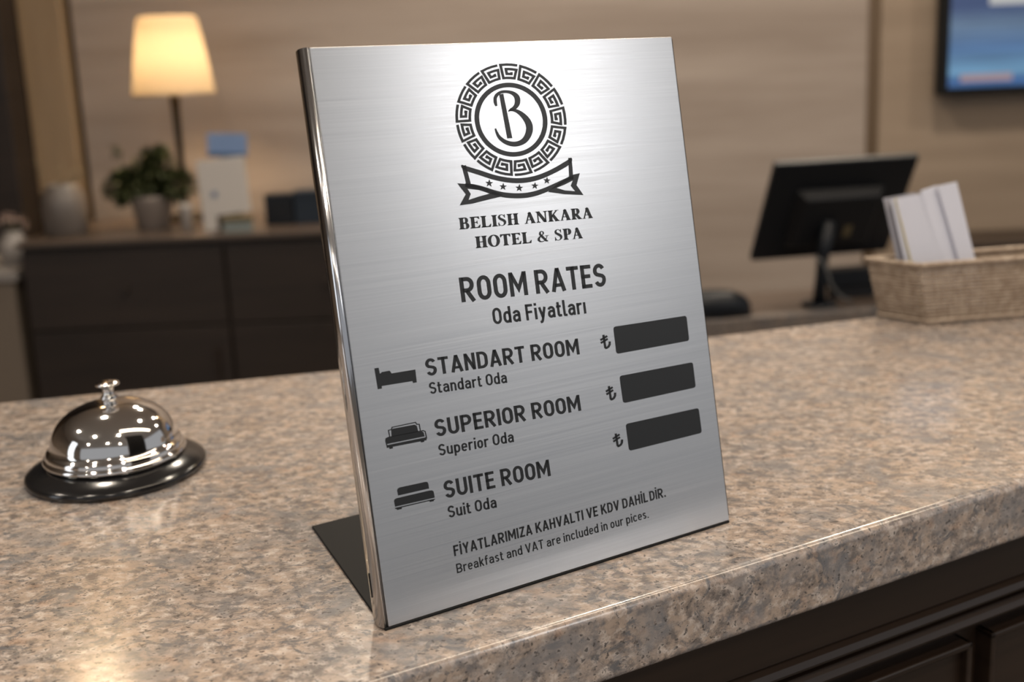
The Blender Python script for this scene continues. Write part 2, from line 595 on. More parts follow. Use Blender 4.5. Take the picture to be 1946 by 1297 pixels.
def sans(ch, t):
    h = t / 2
    T, Bm = 1 - h, h
    S = []

    def st(p, c=False, w=None):
        S.extend(stroke(p, w or t, c))

    def oval(x0, y0, x1, y1):
        r = (x1 - x0) / 2
        ry = min((y1 - y0) / 2, r * 1.25)
        st(arc(x1 - r, y1 - ry, r, ry, 0, 180, 12) + arc(x0 + r, y0 + ry, r, ry, 180, 360, 12), True)
    w = 0.58
    l, r = h, w - h
    if ch == 'O':
        oval(l, Bm, r, T)
    elif ch == 'R' or ch == 'P' or ch == 'B':
        st([(l, 0), (l, 1)])
        q = 0.27
        m0 = 0.46
        st([(l, T), (r - 0.2, T)] + arc(r - 0.2, (T + m0) / 2, 0.2, (T - m0) / 2, 90, -90, 10) + [(l, m0)])
        if ch == 'R':
            st([(w * 0.45, m0), (w - h * 0.7, 0)])
            w += 0.02
        if ch == 'B':
            st([(r - 0.18, m0)] + arc(r - 0.17, (m0 + Bm) / 2, 0.2, (m0 - Bm) / 2, 90, -90, 10) + [(l, Bm)])
            w += 0.02
    elif ch == 'M':
        w = 0.76
        r = w - h
        st([(l, 0), (l, 1)])
        st([(r, 0), (r, 1)])
        st([(l + 0.01, 1 - h * 0.6), (w / 2, 0.30), (r - 0.01, 1 - h * 0.6)], w=t * 0.95)
    elif ch == 'A':
        w = 0.64
        st([(h * 0.9, 0), (w / 2, 1 - h * 0.15)])
        st([(w - h * 0.9, 0), (w / 2, 1 - h * 0.15)])
        st([(0.15, 0.27), (w - 0.15, 0.27)], w=t * 0.9)
        S.append([(w / 2 - h, 0.86), (w / 2 + h, 0.86), (w / 2 + h * 0.8, 1), (w / 2 - h * 0.8, 1)])
    elif ch == 'T':
        w = 0.54
        st([(0, T), (w, T)])
        st([(w / 2, 0), (w / 2, 1)])
    elif ch == 'E' or ch == 'F':
        w = 0.48
        st([(l, 0), (l, 1)])
        st([(0, T), (w, T)])
        st([(0, 0.51), (w - 0.05, 0.51)])
        if ch == 'E':
            st([(0, Bm), (w, Bm)])
    elif ch == 'L':
        w = 0.47
        st([(l, 0), (l, 1)])
        st([(0, Bm), (w, Bm)])
    elif ch in 'Iİ':
        w = t
        st([(h, 0), (h, 1)])
        if ch == 'İ':
            st([(h, 1.10), (h, 1.24)])
    elif ch == 'H':
        st([(l, 0), (l, 1)])
        st([(r, 0), (r, 1)])
        st([(l, 0.51), (r, 0.51)])
    elif ch == 'N':
        st([(l, 0), (l, 1)])
        st([(r, 0), (r, 1)])
        st([(l, 1 - h * 0.5), (r, h * 0.5)])
    elif ch == 'D':
        rr = 0.24
        st([(l, Bm), (l, T), (r - rr, T)] + arc(r - rr, T - 0.27, rr, 0.27, 90, 0, 6) + arc(r - rr, Bm + 0.27, rr, 0.27, 0, -90, 6), True)
    elif ch == 'U':
        rx = (r - l) / 2
        st([(l, 1)] + arc(l + rx, Bm + rx * 1.15, rx, rx * 1.15, 180, 360, 12) + [(r, 1)])
    elif ch == 'V':
        w = 0.62
        st([(h * 0.9, 1), (w / 2, h * 0.15)])
        st([(w - h * 0.9, 1), (w / 2, h * 0.15)])
        S.append([(w / 2 - h, 0.14), (w / 2 + h, 0.14), (w / 2 + h * 0.8, 0), (w / 2 - h * 0.8, 0)])
    elif ch == 'Y':
        w = 0.6
        st([(h * 0.9, 1), (w / 2, 0.42)])
        st([(w - h * 0.9, 1), (w / 2, 0.42)])
        st([(w / 2, 0), (w / 2, 0.46)])
    elif ch == 'K':
        w = 0.60
        st([(l, 0), (l, 1)])
        st([(l, 0.36), (w - h, 1)])
        st([(w * 0.42, 0.56), (w - h * 0.6, 0)])
    elif ch == 'Z':
        w = 0.52
        st([(0.02, T), (w, T)])
        st([(0, Bm), (w, Bm)])
        st([(h * 1.2, Bm), (w - h * 1.2, T)])
    elif ch == 'S':
        w = 0.56
        r = w - h
        c = w / 2
        rx = (r - l) / 2
        p = arc(c, T - 0.235, rx, 0.235, 25, 180, 12)
        p += [(l + 0.015, T - 0.31), (l + 0.08, T - 0.38), (c, 0.505), (r - 0.08, Bm + 0.385), (r - 0.015, Bm + 0.32)]
        p += arc(c, Bm + 0.245, rx, 0.245, 0, -155, 12)
        st(p)
    elif ch == '.':
        w = t * 1.1
        st([(w / 2, 0), (w / 2, t * 1.1)], w=t * 1.1)
    elif ch in 'ad':
        w = 0.50
        r = w - h
        xt = XH - h
        if ch == 'd':
            st([(r, 0), (r, 1.02)])
            oval(l, Bm, r, xt)
        else:
            rx = (r - l) / 2
            st([(l + 0.01, xt - 0.13)] + arc(w / 2, xt - rx, rx, rx, 155, 0, 9)[0:] + [(r, 0)])
            st([(r, 0.40), (w / 2, 0.42)] + arc(l + 0.14, 0.40 / 2 + h / 2, 0.14, 0.42 / 2 - h / 2, 90, 270, 8) + [(w / 2, Bm), (r, Bm + 0.09)])
    elif ch in 'ceo':
        w = 0.48
        r = w - h
        xt = XH - h
        rx = (r - l) / 2
        if ch == 'o':
            oval(l, Bm, r, xt)
        elif ch == 'c':
            st(arc(w / 2, xt - rx, rx, rx, 20, 180, 9) + arc(w / 2, Bm + rx, rx, rx, 180, 340, 9))
        else:
            st([(l, 0.37), (r, 0.37)] + arc(w / 2, xt - rx, rx, rx, 0, 180, 9) + arc(w / 2, Bm + rx, rx, rx, 180, 325, 9), w=t * 0.95)
    elif ch in 'iı':
        w = t
        st([(h, 0), (h, XH)])
        if ch == 'i':
            st([(h, 0.86), (h, 1.02)])
    elif ch == 'l':
        w = t * 1.5
        st([(h, 1.02), (h, 0.12), (h + 0.03, 0.07), (w + 0.03, 0.055)])
    elif ch in 'nr':
        w = 0.48 if ch == 'n' else 0.36
        r = w - h
        xt = XH - h
        st([(l, 0), (l, XH)])
        if ch == 'n':
            rx = (r - l) / 2
            st([(l, xt - 0.12)] + arc(w / 2, xt - rx, rx, rx, 160, 0, 8) + [(r, 0)])
        else:
            st([(l, xt - 0.14)] + arc(l + 0.2, xt - 0.16, 0.19, 0.16, 150, 80, 5) + [(w, xt - 0.01)])
    elif ch == 'u':
        w = 0.48
        r = w - h
        rx = (r - l) / 2
        st([(r, 0), (r, XH)])
        st([(l, XH)] + arc(w / 2, Bm + rx, rx, rx, 180, 340, 8) + [(r, Bm + 0.12)])
    elif ch == 'p':
        w = 0.50
        r = w - h
        st([(l, -0.24), (l, XH)])
        oval(l, Bm, r, XH - h)
    elif ch == 'y':
        w = 0.50
        st([(h * 0.9, XH), (w / 2 + 0.01, 0.06)])
        st([(w - h * 0.9, XH), (w / 2 - 0.03, -0.08), (w / 2 - 0.09, -0.18), (0.06, -0.2)])
    elif ch in 'tf':
        w = 0.33
        x = 0.12
        if ch == 't':
            st([(x, 0.93), (x, 0.15), (x + 0.05, 0.075), (x + 0.12, Bm), (w, Bm)])
        else:
            st([(x, 0), (x, 0.84), (x + 0.04, 0.93), (x + 0.12, 1.02 - h), (w, 1.02 - h)])
        st([(0, XH - h), (w - 0.02, XH - h)], w=t * 0.9)
    elif ch == 'k':
        w = 0.47
        st([(l, 0), (l, 1.02)])
        st([(l, 0.27), (w - h, XH)])
        st([(w * 0.38, 0.42), (w - h * 0.8, 0)])
    elif ch == 's':
        w = 0.44
        r = w - h
        c = w / 2
        rx = (r - l) / 2
        xt = XH - h
        st(arc(c, xt - 0.15, rx, 0.15, 30, 180, 8) + [(l + 0.03, 0.46), (c, 0.375), (r - 0.03, 0.30)] + arc(c, Bm + 0.155, rx, 0.155, 0, -150, 8))
    elif ch == '₺':
        w = 0.66
        st([(0.26, 1.0), (0.26, h)])
        st([(0.24, h)] + [(0.36, h * 1.0), (0.50, 0.14), (0.60, 0.27), (0.64, 0.48)])
        st([(0.0, 0.47), (0.52, 0.68)], w=t * 0.9)
        st([(0.0, 0.67), (0.52, 0.88)], w=t * 0.9)
    return w, S


# ---------- bold serif, cap height 1 ----------


def serif(ch, t=None):
    S = []
    k, n_, s = 0.215, 0.075, 0.06       # stem, hairline, serif thickness

    def st(p, w, c=False):
        S.extend(stroke(p, w, c))

    def stem(x, y0=0, y1=1, lo=1, hi=1, wd=k, e=0.075):
        st([(x, y0), (x, y1)], wd)
        if lo:
            S.append([(x - wd / 2 - e, 0), (x + wd / 2 + e, 0), (x + wd / 2 + e, s * 0.7), (x + wd / 2, s * 2), (x - wd / 2, s * 2), (x - wd / 2 - e, s * 0.7)])
        if hi:
            S.append([(x - wd / 2 - e, 1), (x + wd / 2 + e, 1), (x + wd / 2 + e, 1 - s * 0.7), (x + wd / 2, 1 - s * 2), (x - wd / 2, 1 - s * 2), (x - wd / 2 - e, 1 - s * 0.7)])
    x = 0.075 + k / 2

    def bowl(y0, y1, xr, wd=k, x0=None):
        xs = x if x0 is None else x0
        cx = xr - (y1 - y0) * 0.42
        a = arc(cx, (y0 + y1) / 2, xr - cx - wd / 2, (y1 - y0) / 2 - n_ / 2, 90, -90, 14)
        ws = [n_ + (wd - n_) * max(0, math.cos(math.radians(90 - 180 * i / 14))) ** 1.0 for i in range(15)]
        st([(xs, y1 - n_ / 2)] + a + [(xs, y0 + n_ / 2)], [n_] + ws + [n_])
    if ch == 'B':
        stem(x)
        bowl(0.49, 1, 0.60, 0.18)
        bowl(0, 0.53, 0.65, 0.20)
        return 0.66, S
    if ch == 'P':
        stem(x)
        bowl(0.43, 1, 0.60)
        return 0.60, S
    if ch == 'R':
        stem(x)
        bowl(0.46, 1, 0.62)
        st([(0.33, 0.5), (0.60, 0.03)], k * 0.95)
        S.append([(0.50, 0), (0.76, 0), (0.76, s * 0.8), (0.62, s * 2), (0.5, s * 2)])
        return 0.75, S
    if ch in 'EL':
        stem(x)
        w = 0.65
        S.append([(x, 0), (w - 0.04, 0), (w, 0.27), (w - 0.04, 0.27), (w - 0.17, n_ * 1.3), (x, n_)])
        if ch == 'E':
            S.append([(x, 1), (w - 0.06, 1), (w - 0.03, 0.77), (w - 0.07, 0.77), (w - 0.18, 1 - n_ * 1.3), (x, 1 - n_)])
            st([(x, 0.5), (0.44, 0.5)], n_)
            S.append([(0.40, 0.5 - n_ / 2), (0.45, 0.36), (0.48, 0.36), (0.48, 0.64), (0.45, 0.64), (0.40, 0.5 + n_ / 2)])
        return w, S
    if ch == 'I':
        stem(x)
        return 0.34, S
    if ch == 'H':
        stem(x)
        stem(0.78 - x)
        st([(x, 0.5), (0.78 - x, 0.5)], n_)
        return 0.78, S
    if ch == 'N':
        stem(0.14, wd=n_, e=0.1)
        stem(0.66, wd=n_, e=0.1, lo=0)
        st([(0.15, 0.97), (0.62, 0.06)], k)
        S.append([(0.55, 0), (0.66 + n_ / 2, 0), (0.66 + n_ / 2, 0.2), (0.5, 0.2)])
        return 0.78, S
    if ch == 'A':
        st([(0.13, 0.02), (0.37, 0.93)], n_ * 1.1)
        st([(0.62, 0.02), (0.37, 0.97)], k)
        S.append([(0.34, 1.02), (0.41, 1.02), (0.47, 0.84), (0.32, 0.84)])
        st([(0.2, 0.33), (0.55, 0.33)], n_)
        S.append([(0.02, 0), (0.25, 0), (0.25, s * 0.8), (0.02, s * 0.8)])
        S.append([(0.44, 0), (0.76, 0), (0.76, s * 0.8), (0.7, s * 2), (0.52, s * 2), (0.44, s * 0.8)])
        return 0.76, S
    if ch == 'K':
        stem(x)
        st([(x, 0.36), (0.62, 0.97)], n_ * 1.2)
        st([(0.33, 0.60), (0.62, 0.03)], k)
        S.append([(0.50, 1), (0.76, 1), (0.76, 1 - s * 0.8), (0.5, 1 - s * 0.8)])
        S.append([(0.46, 0), (0.79, 0), (0.79, s * 0.8), (0.7, s * 2), (0.52, s * 2), (0.46, s * 0.8)])
        return 0.79, S
    if ch == 'T':
        stem(0.34, hi=0)
        S.append([(0, 1), (0.68, 1), (0.68, 0.74), (0.64, 0.74), (0.54, 1 - n_ * 1.5), (0.14, 1 - n_ * 1.5), (0.04, 0.74), (0, 0.74)])
        return 0.68, S
    if ch == 'O':
        a = arc(0.385, 0.5, 0.29, 0.485, 0, 360, 32)[:-1]
        ws = [n_ + (k - n_) * abs(math.cos(2 * PI * i / 32)) ** 1.3 for i in range(32)]
        st(a, ws, True)
        return 0.77, S
    if ch == 'S':
        p = [(0.47, 0.73), (0.43, 0.86), (0.36, 0.95), (0.27, 0.985), (0.17, 0.95), (0.11, 0.85), (0.11, 0.74), (0.17, 0.64), (0.29, 0.55), (0.41, 0.45), (0.465, 0.34), (0.46, 0.20), (0.38, 0.08), (0.27, 0.02), (0.15, 0.05), (0.08, 0.15), (0.05, 0.29)]
        ws = [0.03, 0.045, 0.05, 0.05, 0.08, 0.12, 0.15, 0.18, 0.2, 0.19, 0.17, 0.13, 0.08, 0.05, 0.05, 0.045, 0.03]
        st(p, ws)
        S.append([(0.45, 0.70), (0.49, 0.70), (0.49, 1.0), (0.46, 1.0), (0.42, 0.9)])
        S.append([(0.03, 0.31), (0.07, 0.31), (0.1, 0.1), (0.06, -0.01), (0.03, -0.01)])
        return 0.56, S
    if ch == '&':
        st([(0.73, 0.04), (0.60, 0.10), (0.33, 0.52), (0.22, 0.72), (0.24, 0.88), (0.34, 0.96), (0.44, 0.90), (0.47, 0.78), (0.40, 0.64), (0.20, 0.48), (0.11, 0.34), (0.10, 0.18), (0.18, 0.06), (0.32, 0.03), (0.48, 0.09), (0.62, 0.26), (0.70, 0.50)],
           [0.08, 0.16, 0.18, 0.14, 0.1, 0.05, 0.06, 0.09, 0.06, 0.1, 0.15, 0.15, 0.11, 0.07, 0.05, 0.045, 0.04])
        st([(0.56, 0.53), (0.80, 0.53)], 0.045)
        return 0.82, S
    return 0.3, S


def textline(name, s, base, end, topp, fn, t, gap=0.11, space=0.26):
    x = 0
    gl = []
    for ch in s:
        if ch == ' ':
            x += space
            continue
        if ch == '\u2009':
            x += 0.13
            continue
        wd, S = fn(ch, t)
        if fn is serif and ch == 'A':
            x -= 0.03
        gl.append((x, S))
        x += wd + gap
    tot = x - gap
    b, e, tp = Vector(base), Vector(end), Vector(topp)
    X = (e - b) / tot
    Y = tp - b
    out = []
    for x0, S in gl:
        for q in S:
            out.append([tuple((b + X * (x0 + px) + Y * py) / 1000) for px, py in q])
    print_mesh(name, out)


textline('lettering', 'BELISH ANKARA', (55.66, 155.6), (123.3, 153.4), (55.8, 160.5), serif, 0, 0.055, 0.34)
textline('lettering', 'HOTEL & SPA', (62.3, 146.9), (116.6, 144.95), (62.4, 151.85), serif, 0, 0.055, 0.34)
textline('lettering', 'ROOM RATES', (52.33, 125.1), (126.2, 121.97), (52.37, 135.6), sans, 0.165)
textline('lettering', 'Oda Fiyatları', (66.05, 113.55), (113.54, 111.28), (66.02, 120.6), sans, 0.155, 0.12)
textline('lettering', 'STANDART ROOM', (31.92, 97.2), (107.32, 93.75), (31.86, 104.4), sans, 0.165)
textline('lettering', 'Standart Oda', (32.29, 89.6), (68.94, 87.8), (32.3, 94.5), sans, 0.148, 0.12)
textline('lettering', 'SUPERIOR ROOM', (32.5, 71.6), (104.4, 68.76), (32.34, 78.8), sans, 0.165)
textline('lettering', 'Superior Oda', (32.73, 63.5), (68.5, 62.0), (32.8, 68.3), sans, 0.148, 0.12)
textline('lettering', 'SUITE ROOM', (32.94, 45.4), (84.57, 43.5), (32.8, 52.75), sans, 0.165)
textline('lettering', 'Suit Oda', (33.27, 37.1), (56.2, 36.1), (33.27, 42.0), sans, 0.148, 0.12)
textline('lettering', 'FİYATLARIMIZA KAHVALTI VE KDV DAHİL\u2009DİR.', (33.53, 20.7), (144.74, 20.05), (33.5, 25.2), sans, 0.16, 0.12)
textline('lettering', 'Breakfast and VAT are included in our pices.', (33.74, 13.35), (133.6, 12.7), (33.7, 17.3), sans, 0.13, 0.14)
for a, b, c in (((119.38, 93.8), (124.4, 93.67), (119.16, 100.4)), ((118.93, 70.2), (123.9, 70.1), (118.7, 76.9)), ((119.5, 48.5), (124.5, 48.4), (119.2, 54.9))):
    textline('lira_mark', '₺', a, b, c, sans, 0.15)


def rounded(q, r=0.0014, n=4):
    out = []
    m_ = len(q)
    for i in range(m_):
        p = Vector(q[i])
        a = (Vector(q[i - 1]) - p).normalized()
        b = (Vector(q[(i + 1) % m_]) - p).normalized()
        for k in range(n + 1):
            u = k / n
            out.append(tuple((p + a * r) * (1 - u) ** 2 + p * 2 * u * (1 - u) + (p + b * r) * u ** 2))
    return out


for q in ([(127.04, 103.11), (169.33, 101.92), (169.23, 89.89), (126.98, 90.55)], [(127.11, 80.38), (169.79, 79.48), (169.77, 67.27), (127.34, 67.7)], [(127.28, 58.06), (169.99, 57.3), (170.16, 45.2), (127.36, 45.47)]):
    print_mesh('price_bar', [rounded([(x / 1000, z / 1000) for x, z in q])])


def hom(H):
    def f(x, y):
        d = H[6] * x + H[7] * y + H[8]
        return ((H[0] * x + H[1] * y + H[2]) / d / 1000, (H[3] * x + H[4] * y + H[5]) / d / 1000)
    return f


LG = hom([0.05317118, -0.00726913, 58.30302823, -0.01575684, -0.05010416, 229.93102662, -6.107e-05, 2.14e-06, 1.0])
IC = hom([0.05769412, -0.00788756, 5.93722431, -0.01709773, -0.05436609, 113.70607982, -6.627e-05, 2.32e-06, 1.0])


def mp(f, qs):
    return [[f(x, y) for x, y in q] for q in qs]


def tess(outer, holes=()):
    loops = [[Vector((x, y, 0)) for x, y in l] for l in (outer, *holes)]
    flat = [p for l in loops for p in l]
    return [[(flat[i].x, flat[i].y) for i in t] for t in geometry.tessellate_polygon(loops)]


# emblem, drawn in artwork units: circle centre (567,552), unit radius 300
U, V = (296.7, -20.8), (41.5, 303.6)


def cpt(r, a):      # a in degrees clockwise from the top, r in ring radii
    X, Y = r * math.sin(math.radians(a)), -r * math.cos(math.radians(a))
    return (567 + X * U[0] + Y * V[0], 552 + X * U[1] + Y * V[1])


ring = []
for k in range(72):
    a0, a1 = k * 5, k * 5 + 5
    ring.append([cpt(1.0, a0), cpt(1.0, a1), cpt(0.875, a1), cpt(0.875, a0)])
print_mesh('emblem_ring', mp(LG, ring))
keys = []
for k in range(17):
    ac = 5.6 + k * 360 / 17
    half = 8.9
    path = [(1.0, 1), (0.0, 1), (0.04, 0), (0.90, 0), (0.98, 0.66), (0.30, 0.66), (0.33, 0.30), (0.66, 0.30), (0.66, 0.44)]
    pts = []
    for i, (u, v) in enumerate(path):
        if i:
            u0, v0 = path[i - 1]
            for s_ in (0.33, 0.66):
                uu, vv = u0 + (u - u0) * s_, v0 + (v - v0) * s_
                pts.append(cpt(1.13 + 0.36 * vv, ac - half + 2 * half * uu))
        pts.append(cpt(1.13 + 0.36 * v, ac - half + 2 * half * u))
    keys += stroke(pts, 20.5)
print_mesh('greek_key_border', mp(LG, keys))
Bq = [[(470, 345), (503, 338), (577, 703), (537, 706)]]


def smooth(p, n=4):
    out = []
    for i in range(len(p) - 1):
        q = [p[max(i - 1, 0)], p[i], p[i + 1], p[min(i + 2, len(p) - 1)]]
        for k in range(n):
            t_ = k / n
            out.append(tuple(0.5 * (2 * q[1][j] + (q[2][j] - q[0][j]) * t_ + (2 * q[0][j] - 5 * q[1][j] + 4 * q[2][j] - q[3][j]) * t_ ** 2 + (3 * q[1][j] - q[0][j] - 3 * q[2][j] + q[3][j]) * t_ ** 3) for j in range(len(q[1]))))
    out.append(tuple(p[-1]))
    return out


def vstroke(p):
    p = smooth(p)
    return stroke([(x, y) for x, y, w_ in p], [max(2, w_) for x, y, w_ in p])


Bq += vstroke([(447, 440, 16), (438, 408, 26), (438, 372, 27), (457, 342, 26), (490, 324, 24), (540, 322, 24), (588, 338, 32), (617, 372, 44), (618, 420, 42), (594, 455, 32), (565, 470, 22), (545, 484, 6)])
Bq += vstroke([(545, 480, 8), (590, 474, 22), (640, 496, 34), (690, 545, 48), (717, 600, 54), (714, 660, 54), (682, 718, 48), (630, 748, 42), (575, 752, 39), (515, 732, 33), (465, 688, 25), (438, 625, 12)])
print_mesh('monogram', mp(LG, Bq))
rb = vstroke([(160, 925, 10), (190, 950, 36), (300, 985, 40), (450, 1032, 40), (610, 1054, 42), (760, 1036, 42), (900, 982, 40), (1035, 905, 40), (1062, 868, 14)])
rb += vstroke([(178, 930, 34), (200, 1010, 34), (222, 1100, 38)])
rb += vstroke([(1050, 866, 26), (1056, 940, 30), (1062, 1045, 32)])
rb += vstroke([(190, 1090, 30), (260, 1100, 34), (340, 1122, 38), (430, 1152, 40), (520, 1172, 42), (625, 1178, 42), (730, 1168, 42), (830, 1138, 40), (930, 1092, 34), (1020, 1048, 30), (1078, 1020, 30)])
rb += tess([(125, 1075), (160, 1078), (235, 1082), (330, 1105), (420, 1140), (500, 1165), (500, 1182), (400, 1205), (250, 1243), (145, 1257), (195, 1165)], [[(208, 1120), (300, 1130), (400, 1157), (300, 1185), (218, 1212), (236, 1163)]])
rb += tess([(1060, 1015), (1080, 1003), (1132, 992), (1105, 1090), (1162, 1172), (1010, 1166), (870, 1146), (940, 1085), (1000, 1050)], [[(942, 1113), (1010, 1085), (1075, 1052), (1058, 1095), (1094, 1140), (1010, 1134)]])
for x, y, r in ((388, 1075, 34), (502, 1103, 32), (635, 1114, 33), (763, 1096, 31), (862, 1053, 32)):
    P_ = [(x + (r if i % 2 == 0 else r * 0.4) * math.sin(i * PI / 5 + 0.05), y - (r if i % 2 == 0 else r * 0.4) * math.cos(i * PI / 5 + 0.05)) for i in range(10)]
    rb += tess(P_)
print_mesh('ribbon_with_stars', mp(LG, rb))

# bed pictograms
print_mesh('bed_icon', mp(IC, tess([(82, 155), (112, 150), (121, 192), (129, 190), (133, 182), (192, 171), (206, 191), (378, 163), (389, 256), (362, 261), (358, 247), (135, 283), (136, 301), (107, 306)])))
b2 = tess([(207, 652), (204, 602), (216, 592), (372, 563), (388, 570), (400, 612), (405, 614), (300, 634)])
b2 += stroke([(194, 655), (184, 604), (206, 598), (210, 582), (380, 546), (388, 560), (407, 560), (415, 606)], 7)
b2 += tess([(166, 668), (188, 657), (425, 612), (438, 618), (446, 648), (175, 703)])
b2 += stroke([(176, 728), (164, 680), (166, 664), (186, 654), (436, 606), (450, 612), (461, 664)], 7)
b2 += tess([(172, 712), (448, 656), (460, 650), (460, 676), (172, 732)])
b2 += tess([(188, 726), (215, 721), (216, 735), (192, 740)]) + tess([(416, 680), (442, 675), (443, 688), (420, 692)])
print_mesh('bed_icon', mp(IC, b2))
b3 = tess([(254, 1077), (247, 1040), (252, 1026), (266, 1018), (452, 978), (466, 979), (472, 990), (478, 1026)])
b3 += tess([(232, 1158), (225, 1118), (228, 1106), (242, 1097), (480, 1041), (500, 1040), (511, 1048), (519, 1092)])
b3 += tess([(232, 1167), (521, 1100), (521, 1107), (233, 1175)])
b3 += tess([(240, 1172), (280, 1163), (281, 1174), (246, 1182)]) + tess([(480, 1113), (512, 1106), (513, 1117), (484, 1124)])
print_mesh('bed_icon', mp(IC, b3))

# ================================================================== BELL
bell = thing('service_bell', 'chrome domed service bell with black base left of the metal sign', 'bell', (-0.2335, 0.600, ZC))
bell.scale = (0.965, 0.965, 1.0)
obj('base', lathe([(0, 0), (0.0500, 0), (0.0516, 0.0010), (0.0518, 0.0034), (0.0505, 0.0048), (0.047, 0.0066), (0.0425, 0.0086), (0.039, 0.0095), (0.030, 0.0098), (0, 0.0098)], 72), M_blackgloss, bell, True)
dome = [(0.0385, 0.0098), (0.0405, 0.0104), (0.0409, 0.0118), (0.0403, 0.0132), (0.0390, 0.0137), (0.0391, 0.0146), (0.0388, 0.0160), (0.0378, 0.0172), (0.0364, 0.0178)]
for k in range(1, 15):
    a = math.radians(90 * k / 14)
    dome.append((0.0360 * math.cos(a) ** 0.82 if k < 14 else 0.0, 0.0180 + 0.0240 * math.sin(a)))
dm = obj('dome', lathe(dome, 80), M_chrome, bell, True)
obj('button', lathe([(r, z - 0.0062) for r, z in [(0, 0.046), (0.0045, 0.0466), (0.0048, 0.0478), (0.0034, 0.0486), (0.0046, 0.0496), (0.0050, 0.0508), (0.0036, 0.0522), (0.0030, 0.0540), (0.0031, 0.0560), (0.0040, 0.0572), (0.0066, 0.0580), (0.0070, 0.0588), (0.0062, 0.0596), (0.003, 0.0602), (0, 0.0603)]], 32), M_chrome, bell, True)

# ================================================================== BASKET + LEAFLETS (counter, right)
bk = thing('wicker_basket', 'pale woven wicker basket holding leaflets at the right of the counter', 'basket', (0.338, 0.862, ZC))
cor = [Vector((0, 0)), Vector((0.198, 0.034)), Vector((0.172, 0.066)), Vector((-0.026, 0.031))]
cor = [Vector((0, 0)), Vector((0.200, 0.030)), Vector((0.174, 0.064)), Vector((-0.0275, 0.0335))]
cen = sum(cor, Vector((0, 0))) / 4


def perim(n_side=(84, 18, 84, 18)):
    pts = []
    for i in range(4):
        a, b = cor[i], cor[(i + 1) % 4]
        d = (b - a)
        nn = Vector((d.y, -d.x)).normalized()
        for k in range(n_side[i]):
            pts.append((a + d * (k / n_side[i]), nn))
    return pts


PR = perim()
HB = 0.0500
bm = bmesh.new()
rows = 16
for r_ in range(rows):
    z = 0.0015 + (HB - 0.003) * (r_ + 0.5) / rows
    sc_ = 1 + 0.10 * z / HB
    path = []
    for i, (p, nn) in enumerate(PR):
        q = cen + (p - cen) * sc_ + nn * (0.00085 * math.cos(PI * (i + r_)))
        path.append(Vector((q.x, q.y, z)))
    n = len(path)
    rings = []
    for i in range(n):
        d = (path[(i + 1) % n] - path[i - 1]).normalized()
        a = Vector((-d.y, d.x, 0))
        rings.append([bm.verts.new(path[i] + a * (0.0010 * math.cos(t_)) + Vector((0, 0, 0.00155 * math.sin(t_)))) for t_ in (0.4, 1.97, 3.54, 5.1)])
    for i in range(n):
        for k in range(4):
            bm.faces.new((rings[i][k], rings[i][(k + 1) % 4], rings[(i + 1) % n][(k + 1) % 4], rings[(i + 1) % n][k]))
bmesh.ops.recalc_face_normals(bm, faces=bm.faces)
wv = obj('woven_strands', bm, M_wick, bk, True)
wv['kind'] = 'stuff'
bm = bmesh.new()
for i, (p, nn) in enumerate(PR):
    if i % 2 == 0:
        q0, q1 = p, cen + (p - cen) * 1.10
        tube(bm, [(q0.x, q0.y, 0.0005), (q1.x, q1.y, HB)], 0.0008, 5)
sv = obj('stakes', bm, M_wick, bk, True)
sv['kind'] = 'stuff'


def loop_tube(z, s_, r, wob=0.0):
    bm = bmesh.new()
    path = [cen + (p - cen) * s_ + nn * 0.0004 for p, nn in PR]
    n = len(path)
    rings = []
    for i in range(n):
        d = (path[(i + 1) % n] - path[i - 1]).normalized()
        a = Vector((-d.y, d.x, 0))
        rr = r * (1 + wob * math.cos(i * PI))
        rings.append([bm.verts.new(Vector((path[i].x, path[i].y, z)) + a * (rr * math.cos(2 * PI * k / 8)) + Vector((0, 0, rr * 0.85 * math.sin(2 * PI * k / 8)))) for k in range(8)])
    for i in range(n):
        for k in range(8):
            bm.faces.new((rings[i][k], rings[i][(k + 1) % 8], rings[(i + 1) % n][(k + 1) % 8], rings[(i + 1) % n][k]))
    bmesh.ops.recalc_face_normals(bm, faces=bm.faces)
    return bm


obj('rim', loop_tube(HB, 1.10, 0.0026, 0.12), M_wick, bk, True)
obj('foot_band', loop_tube(0.0024, 1.0, 0.0023, 0.12), M_wick, bk, True)
obj('bottom_panel', prism([tuple(c) for c in cor], 0.0008, 0.002), M_wick, bk)


def leaf_quad(bl, br, tr, tl, y0, th, dy=0.012):
    """sheet from four (x,z) corners leaning back by dy at the top"""
    bm = bmesh.new()
    f = [(bl[0], y0, bl[1]), (br[0], y0 + 0.006, br[1]), (tr[0], y0 + 0.006 + dy, tr[1]), (tl[0], y0 + dy, tl[1])]
    a = [bm.verts.new(p) for p in f]
    b = [bm.verts.new((p[0], p[1] + th, p[2])) for p in f]
    bm.faces.new(a)
    bm.faces.new(b[::-1])
    for i in range(4):
        j = (i + 1) % 4
        bm.faces.new((a[j], a[i], b[i], b[j]))
    bmesh.ops.recalc_face_normals(bm, faces=bm.faces)
    return bm


l1 = thing('leaflet', 'white leaflet with a yellow stripe standing leftmost in the wicker basket', 'leaflet', (0.338, 0.872, ZC), 0)
